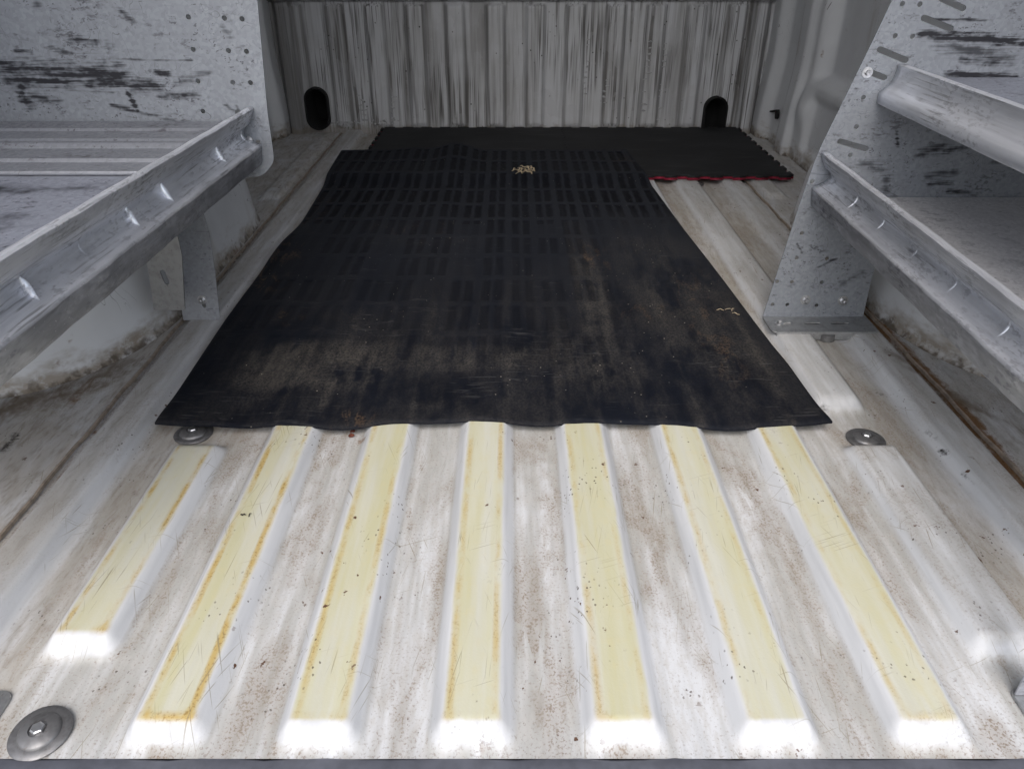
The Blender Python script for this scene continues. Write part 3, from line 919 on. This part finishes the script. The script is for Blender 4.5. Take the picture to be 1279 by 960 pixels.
# ---- right rack
RR = empty('shelving_rack', (.66, .9, 0))
tag(RR, 'tapered two-tier galvanised shelving rack on the right, standing on a slotted foot', 'shelving rack')
ZR = .2226
RA, RB = Vector((.492, .41, ZR - .012)), Vector((.496, YP - .003, ZR))
f0, f1 = on(953, 395), on(1122, -1)
ext = .35
f2 = (f1[0] + .26 * ext, f1[1] + ext)
g0, g1 = on(1078, 397), on(1089, 348)
out_ = [f0, g0, g1, (g1[0] + .006, ZR + .005), (XC + WALL + .04, ZR + .005), (XC + WALL + .04, f2[1]), f2, on(1086, 60), on(1022, 190), on(1004, 240)]
Z4 = lambda x, y: on(919 + x / 3.553, y / 3.553)
Z6 = lambda x, y: on(919 + x / 3.553, 240 + y / 3.553)
holes = [circle(Z4(x, y), .0036, 12) for x, y in ((740, 18), (818, 20), (708, 160), (785, 162), (567, 433), (537, 563), (510, 688), (340, 805))]
holes += [circle(Z6(x, y), .0034, 12) for x, y in ((295, 182), (272, 291), (406, 294), (185, 396), (251, 397), (383, 399), (165, 497), (230, 498), (360, 501))]
for x0, y0, x1, y1 in ((915, -5, 1010, 38), (835, 80, 955, 128), (640, 220, 755, 268), (590, 318, 660, 345), (463, 627, 580, 660), (925, -90, 1040, -45)):
    holes.append(slot(Z4(x0, y0), Z4(x1, y1), .0042))
me = plate_mesh('end_panel', rounded(out_, [.003, .006, .004, 0, 0, 0, .02, .02, .02, .02]), holes, .0018, XZ(YP), .0004)
mesh_obj('end_panel', me, M_GR, RR)
# slots that are backed by a doubling strip read pale
doub = [Z4(870, 165), Z4(990, 215), Z4(975, 260), Z4(850, 205)]
for x, y in ((310, 476), (475, 479)):
    p = Z6(x, y)
    bolt(Vector((p[0], YP - .001, p[1])), RR, .0052)
p = Z4(584, 322)
bolt(Vector((p[0], YP - .001, p[1])), RR, .0046)
# lower shelf and rail
bm = box_bm(RB.x + .030, XC + WALL + .038, .44, YP - .003, ZR + .012, ZR + .0135)
bm_obj('shelf', bm, M_GP, RR)
bm = bmesh.new()
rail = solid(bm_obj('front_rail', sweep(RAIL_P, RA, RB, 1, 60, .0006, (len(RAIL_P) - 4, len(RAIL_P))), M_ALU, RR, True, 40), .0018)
for u, v in ((1064, 252), (1096, 288), (1138, 325), (1186, 368), (1250, 424)):
    crescent(rail_y(u, v, .510), RA, RB, 1, rail, bulge=.0028)
# upper shelf and its rounded rail
UZ = .385
ux = on(1098, 127)[0]
UP = [(-.030, .052), (-.022, .0555), (-.012, .055)] + arcp((-.012, .055), (-.014, .030), (.004, .018), 7)[1:] + [(.0075, .014), (.0075, .002), (.006, 0), (-.012, -.001)]
UA, UB = Vector((ux - .002, .46, UZ)), Vector((ux + .004, YP - .003, UZ))
rail2 = solid(bm_obj('front_rail', sweep(UP, UA, UB, 1, 50, .0004), M_ALU, RR, True, 45), .0018)
bm = box_bm(ux + .034, XC + WALL + .038, .46, YP - .003, UZ + .036, UZ + .0375)
bm_obj('shelf', bm, M_GS, RR)
# pressed recess of the upper rail: a long raised bead
pa, pb = at(1140, 122, 'x', ux), at(1200, 146, 'x', ux)
# foot
fz = .0172
q0, q1 = at(955, 399, 'z', fz), at(1097, 414, 'z', fz)
yb = YP + .006
yf = q1.y - .002
sl = [slot((q0.x + .022, (yb + yf) / 2), (q0.x + .040, (yb + yf) / 2), .0042), slot((q0.x + .070, (yb + yf) / 2), (q0.x + .092, (yb + yf) / 2), .0030), slot((q0.x + .118, (yb + yf) / 2), (q0.x + .142, (yb + yf) / 2), .0042)]
ft = foot(RR, q0.x, q1.x + .003, yf, yb, sl, fz - .003)
bm = box_bm(q0.x + .008, q1.x - .006, yf - .0006, yf + .0024, .0025, fz + .0002, .0006)
bm_obj('turned_edge', bm, M_BRKT, ft)
bolt(Vector((q0.x + .022, (yb + yf) / 2, fz)), ft, .0045, 'z')
bm_obj('rubber_pad', lathe_bm([(.014, .001), (.014, .0125), (.010, .0127)], 24, Matrix.Translation((q0.x + .098, yf + .006, 0))), M_WASH, ft, True, 40)
foot(RR, .4665, .64, .440, .480, [slot((.57, .46), (.60, .46), .005)], .0005)
bm = box_bm(.4680, .495, .470, .472, .004, ZR + .05, .0004)
bm_obj('leg', bm, M_GB, RR)

# ------------------------------------------------------------------ interlocking foam tiles under the big mat
def teeth_side(a, b, n, depth, phase, nrm):
    """edge from a to b with dovetail teeth pointing along nrm"""
    a, b = Vector(a), Vector(b)
    pts = []
    L = (b - a)
    for k in range(n):
        if (k + phase) % 2 == 0: continue
        t0, t1 = k / n, (k + 1) / n
        e = .18 / n
        for t, dd in ((t0 + e, 0), (t0 - e * .4, 1), (t1 + e * .4, 1), (t1 - e, 0)):
            q = a + L * t + Vector(nrm) * depth * dd
            pts.append((q.x, q.y))
    return pts
def tile(x0, x1, y0, y1, label, phases, dz=0.0, rot=0.0):
    t = empty('foam_tile', ((x0 + x1) / 2, (y0 + y1) / 2, RH))
    tag(t, label, 'foam tile', 'interlocking foam tiles by the bulkhead')
    n, dp = 19, .011
    def outline(g):
        o = [(x0 - g, y0 - g)] + teeth_side((x0, y0 - g), (x1, y0 - g), n, dp, phases[0], (0, -1)) + [(x1 + g, y0 - g)]
        o += teeth_side((x1 + g, y0), (x1 + g, y1), n, dp, phases[1], (1, 0)) + [(x1 + g, y1 + g)]
        o += teeth_side((x1, y1 + g), (x0, y1 + g), n, dp, phases[2], (0, 1)) + [(x0 - g, y1 + g)]
        o += teeth_side((x0 - g, y1), (x0 - g, y0), n, dp, phases[3], (-1, 0))
        return o
    z = RH + .0004 + dz
    c = Matrix.Translation(((x0 + x1) / 2, (y0 + y1) / 2, 0)) @ Matrix.Rotation(rot, 4, 'Z') @ Matrix.Translation((-(x0 + x1) / 2, -(y0 + y1) / 2, 0))
    me = plate_mesh('red_underside', outline(0.0005), [], .0055, c @ XY(z + .00275))
    mesh_obj('red_underside', me, M_RED, t)
    me = plate_mesh('black_top', outline(0), [], .0068, c @ XY(z + .0055 + .0036), .0008)
    mesh_obj('black_top', me, M_FOAM, t)
tile(.1725, .776, 2.150, 2.742, 'right-hand black foam tile with a red toothed front edge', (1, 1, 1, 1))
tile(-.440, .168, 2.146, 2.742, 'left-hand black foam tile mostly covered by the big rubber mat', (1, 0, 1, 1), .0002)

# ------------------------------------------------------------------ big rubber mat
MZ = .020
def edge_fn(pix):
    pts = sorted(((q.y, q.x) for q in (at(u, v, 'z', MZ) for u, v in pix)))
    return np.array([p[0] for p in pts]), np.array([p[1] for p in pts])
LE = edge_fn([(423, 192), (410, 222), (397, 250), (384, 278), (366, 300), (349, 313), (335, 323), (322, 342), (303, 366), (277, 400), (245, 450), (212, 505), (197, 527)])
RE = edge_fn([(784, 194), (813, 230), (857, 289), (910, 357), (965, 430), (984, 453), (1026, 512), (1039, 525)])
nu, nv = 300, 380
sU = np.linspace(0, 1, nu)
tV = np.linspace(0, 1, nv)
SU, TV = np.meshgrid(sU, tV)
yN, yF = .905, 2.415
ybase = yN + (yF - yN) * TV
yn = -.006 * np.sin(SU * 9) * (1 - TV) ** 6 - .004 * np.sin(SU * 23 + 1) * (1 - TV) ** 8 + .010 * (SU - .5) * TV
MY = ybase + yn
def smooth(a, k):
    ker = np.hanning(k + 2)[1:-1]; ker /= ker.sum()
    return np.convolve(np.pad(a, k // 2, mode='edge'), ker, mode='valid')[:len(a)]
yl = np.linspace(yN - .05, yF + .05, 500)
lx = smooth(np.interp(yl, *LE), 41)
lx = .45 * lx + .55 * np.polyval(np.polyfit(LE[0], LE[1], 1), yl)
rx = smooth(np.interp(yl, *RE), 21)
Lx, Rx = np.interp(MY, yl, lx), np.interp(MY, yl, rx)
MX = Lx + (Rx - Lx) * SU
# drape
ribsoft = np.zeros_like(MX)
for c in LONG + [-SHORT, SHORT]:
    ribsoft = np.maximum(ribsoft, np.exp(-((MX - XC - c) / .036) ** 2))
frontw = np.exp(-(MY - yN) / .035)
zb = RH + .0006 - (1 - ribsoft) * (.0018 + .0034 * frontw)
zb = zb + .0135 * sst(2.06, 2.155, MY)
zb = zb + .0009 * np.sin(MX * 17 + MY * 5) * np.sin(MY * 9) + .0006 * np.sin(MX * 40 + 2) 
cornerL = np.hypot(MX - Lx[0, 0], MY - yN)
zb = zb + .006 * np.exp(-(cornerL / .05) ** 2)
zb = zb + .004 * np.exp(-(np.hypot(MX - Rx[0, -1], MY - yN) / .05) ** 2)
# lifted crease on the far edge
q = at(572, 190, 'z', .03)
zb = zb + .019 * np.exp(-((MX - q.x) / .06) ** 2) * sst(yF - .30, yF, MY) + .006 * np.exp(-((MX + .30) / .1) ** 2) * sst(yF - .2, yF, MY)
# left edge buckles
zb = zb + .010 * np.exp(-((MX - Lx) / .05) ** 2) * np.exp(-((MY - 1.62) / .09) ** 2)
# slots
PX, PY = .0585, .1215
ph = (MX + .3) % PX
row = (MY - 2.272 + 20 * PY) % PY
inrow = sst(.012, .017, row) * sst(PY - .006, PY - .012, row)
col_ = np.maximum(sst(.0085, .0068, np.abs(ph - .016)), sst(.0085, .0068, np.abs(ph - .041)))
dropout = np.ones_like(MX)
ridx = np.floor((MY - 2.272 + 20 * PY) / PY).astype(int); cidx = np.floor((MX + .3) / PX).astype(int)
rnd = np.abs(np.sin(ridx * 12.9898 + cidx * 78.233) * 43758.5453) % 1
vis = np.clip(.12 + sst(1.0, 1.2, MY) * .38 + sst(1.65, 1.95, MY) * .55, 0, 1)
vis = vis * np.where(rnd < .22 * (MY < 1.75), .25, 1) * (1 - .8 * sst(.16, .22, MX) * sst(1.95, 1.7, MY))
vis = vis * sst(0, .012, SU) * sst(1, .988, SU) * sst(.06, .07, TV)
vis = vis * (.86 + .24 * np.sin(MX * 9 + 2 * np.sin(MY * 6)) * np.sin(MY * 7 + 1.5 * np.sin(MX * 8)))
slot_ = inrow * col_ * vis
lattice = sst(1.05, 1.9, MY) * sst(yF, yF - .02, MY)
dust = .10 + .12 * sst(1.6, 1.1, MY)
def blob(u, v, rx, ry, amp):
    p_ = at(u, v, 'z', .022)
    return amp * np.exp(-((MX - p_.x) / rx) ** 4 - ((MY - p_.y) / ry) ** 4)
for b_ in ((395, 455, .13, .085, .95), (565, 447, .16, .05, .6), (735, 345, .03, .34, .9), (835, 330, .12, .36, .62), (890, 425, .10, .16, .45), (745, 452, .08, .10, .55), (470, 505, .20, .02, .3), (700, 505, .2, .02, .25), (530, 300, .16, .03, .35), (330, 500, .05, .03, .3)):
    dust = np.maximum(dust, blob(*b_))
for c_ in LONG:
    dust = dust + .30 * np.exp(-((MX - XC - c_ - .03) / .008) ** 2) * sst(1.5, 1.2, MY) + .18 * np.exp(-((MX - XC - c_ + .03) / .008) ** 2) * sst(1.35, 1.1, MY)
tan_ = np.zeros_like(MX)
for b_ in ((380, 268, .05, .16, .9), (352, 315, .05, .07, .8), (330, 345, .05, .08, .7), (785, 205, .06, .06, .8), (740, 322, .03, .08, .8), (362, 396, .02, .03, .9), (810, 390, .05, .03, .4), (880, 400, .03, .2, .35), (520, 285, .1, .04, .4), (440, 520, .03, .02, .4)):
    tan_ = np.maximum(tan_, blob(*b_))
edgeb = np.minimum(np.minimum(SU * .93, (1 - SU) * .93), np.minimum(TV * 1.5, (1 - TV) * 1.5))
topz = zb + .0052 - .0022 * slot_ - .0022 * sst(.004, 0, edgeb)
Pt = np.stack([MX, MY, topz], -1)
Pb = np.stack([MX, MY, zb], -1)
def mat_mesh():
    me = grid_mesh('rubber_mat', Pt)
    # closed skirt
    bnd = [(0, j) for j in range(nu)] + [(i, nu - 1) for i in range(1, nv)] + [(nv - 1, j) for j in range(nu - 2, -1, -1)] + [(i, 0) for i in range(nv - 2, 0, -1)]
    V = [tuple(v) for v in Pt.reshape(-1, 3)] + [tuple(Pb[i, j]) for i, j in bnd]
    idx = np.arange(nu * nv).reshape(nv, nu)
    Fq = np.stack([idx[:-1, :-1], idx[:-1, 1:], idx[1:, 1:], idx[1:, :-1]], -1).reshape(-1, 4).tolist()
    n = len(bnd); o = nu * nv
    for k in range(n):
        a, b = idx[bnd[k]], idx[bnd[(k + 1) % n]]
        Fq.append([int(b), int(a), o + k, o + (k + 1) % n])
    me = bpy.data.meshes.new('rubber_mat')
    me.from_pydata(V, [], Fq)
    for nm, arr in (('slot', slot_), ('lattice', lattice), ('dust', np.clip(dust, 0, 1)), ('tan', tan_)):
        a_ = me.attributes.new(nm, 'FLOAT', 'POINT')
        a_.data.foreach_set('value', np.concatenate([arr.reshape(-1), np.zeros(n)]).astype(np.float32))
    return me
mm_ = mat_mesh()
mat_o = mesh_obj('rubber_mat', mm_, M_RUB, None, True, 50)
tag(mat_o, 'large worn black rubber mat with rows of slots lying on the ribbed floor', 'mat')

# ------------------------------------------------------------------ small litter
def strip(bm, pts, w, t=.0006):
    prev = None
    for i, p in enumerate(pts):
        p = Vector(p)
        dct = (Vector(pts[min(i + 1, len(pts) - 1)]) - Vector(pts[max(i - 1, 0)])).normalized()
        side = dct.cross(Vector((0, 0, 1))).normalized() * w * (.5 if 0 < i < len(pts) - 1 else .2)
        cur = [bm.verts.new(p + side), bm.verts.new(p - side), bm.verts.new(p - side + Vector((0, 0, t))), bm.verts.new(p + side + Vector((0, 0, t)))]
        if prev:
            for k in range(4): bm.faces.new((prev[k], prev[(k + 1) % 4], cur[(k + 1) % 4], cur[k]))
        else: bm.faces.new(cur)
        prev = cur
    bm.faces.new(prev[::-1])
def litter(name, label, cat, u, v, n, size, mat, w, z):
    c = at(u, v, 'z', z)
    bm = bmesh.new()
    for i in range(n):
        a = random.uniform(0, 6.28)
        p = c + Vector((random.gauss(0, size * .55), random.gauss(0, size * .4), 0))
        pts = []
        for k in range(5):
            pts.append((p.x, p.y, z + .001 + .22 * size * math.sin(k / 4 * math.pi) * random.random() + .0006 * i))
            p = p + Vector((math.cos(a), math.sin(a), 0)) * size * .22
            a += random.uniform(-.7, .7)
        strip(bm, pts, w * random.uniform(.6, 1.3))
    return tag(bm_obj(name, bm, mat), label, cat)
def mat_z(u, v):
    p = at(u, v, 'z', .025)
    k = np.argmin((MX - p.x) ** 2 + (MY - p.y) ** 2)
    return float(topz.reshape(-1)[k])
litter('dry_leaf', 'crumpled dry beige leaf scrap near the far edge of the rubber mat', 'dry leaf', 656, 216, 20, .030, M_STRAW, .0042, mat_z(656, 216))
litter('straw_curl', 'small curl of dry straw near the right edge of the rubber mat', 'straw', 906, 389, 4, .016, M_STRAW, .0014, mat_z(906, 389))
litter('bark_scrap', 'tiny dark scrap on the second yellow rib from the left', 'scrap', 311, 642, 2, .008, M_TWIG, .0018, RH)
litter('rust_flake', 'flat red-brown flake at the front edge of the rubber mat', 'flake', 440, 543, 2, .008, mat_plain('rust_flake', (.16, .05, .03), .8), .008, .0006)
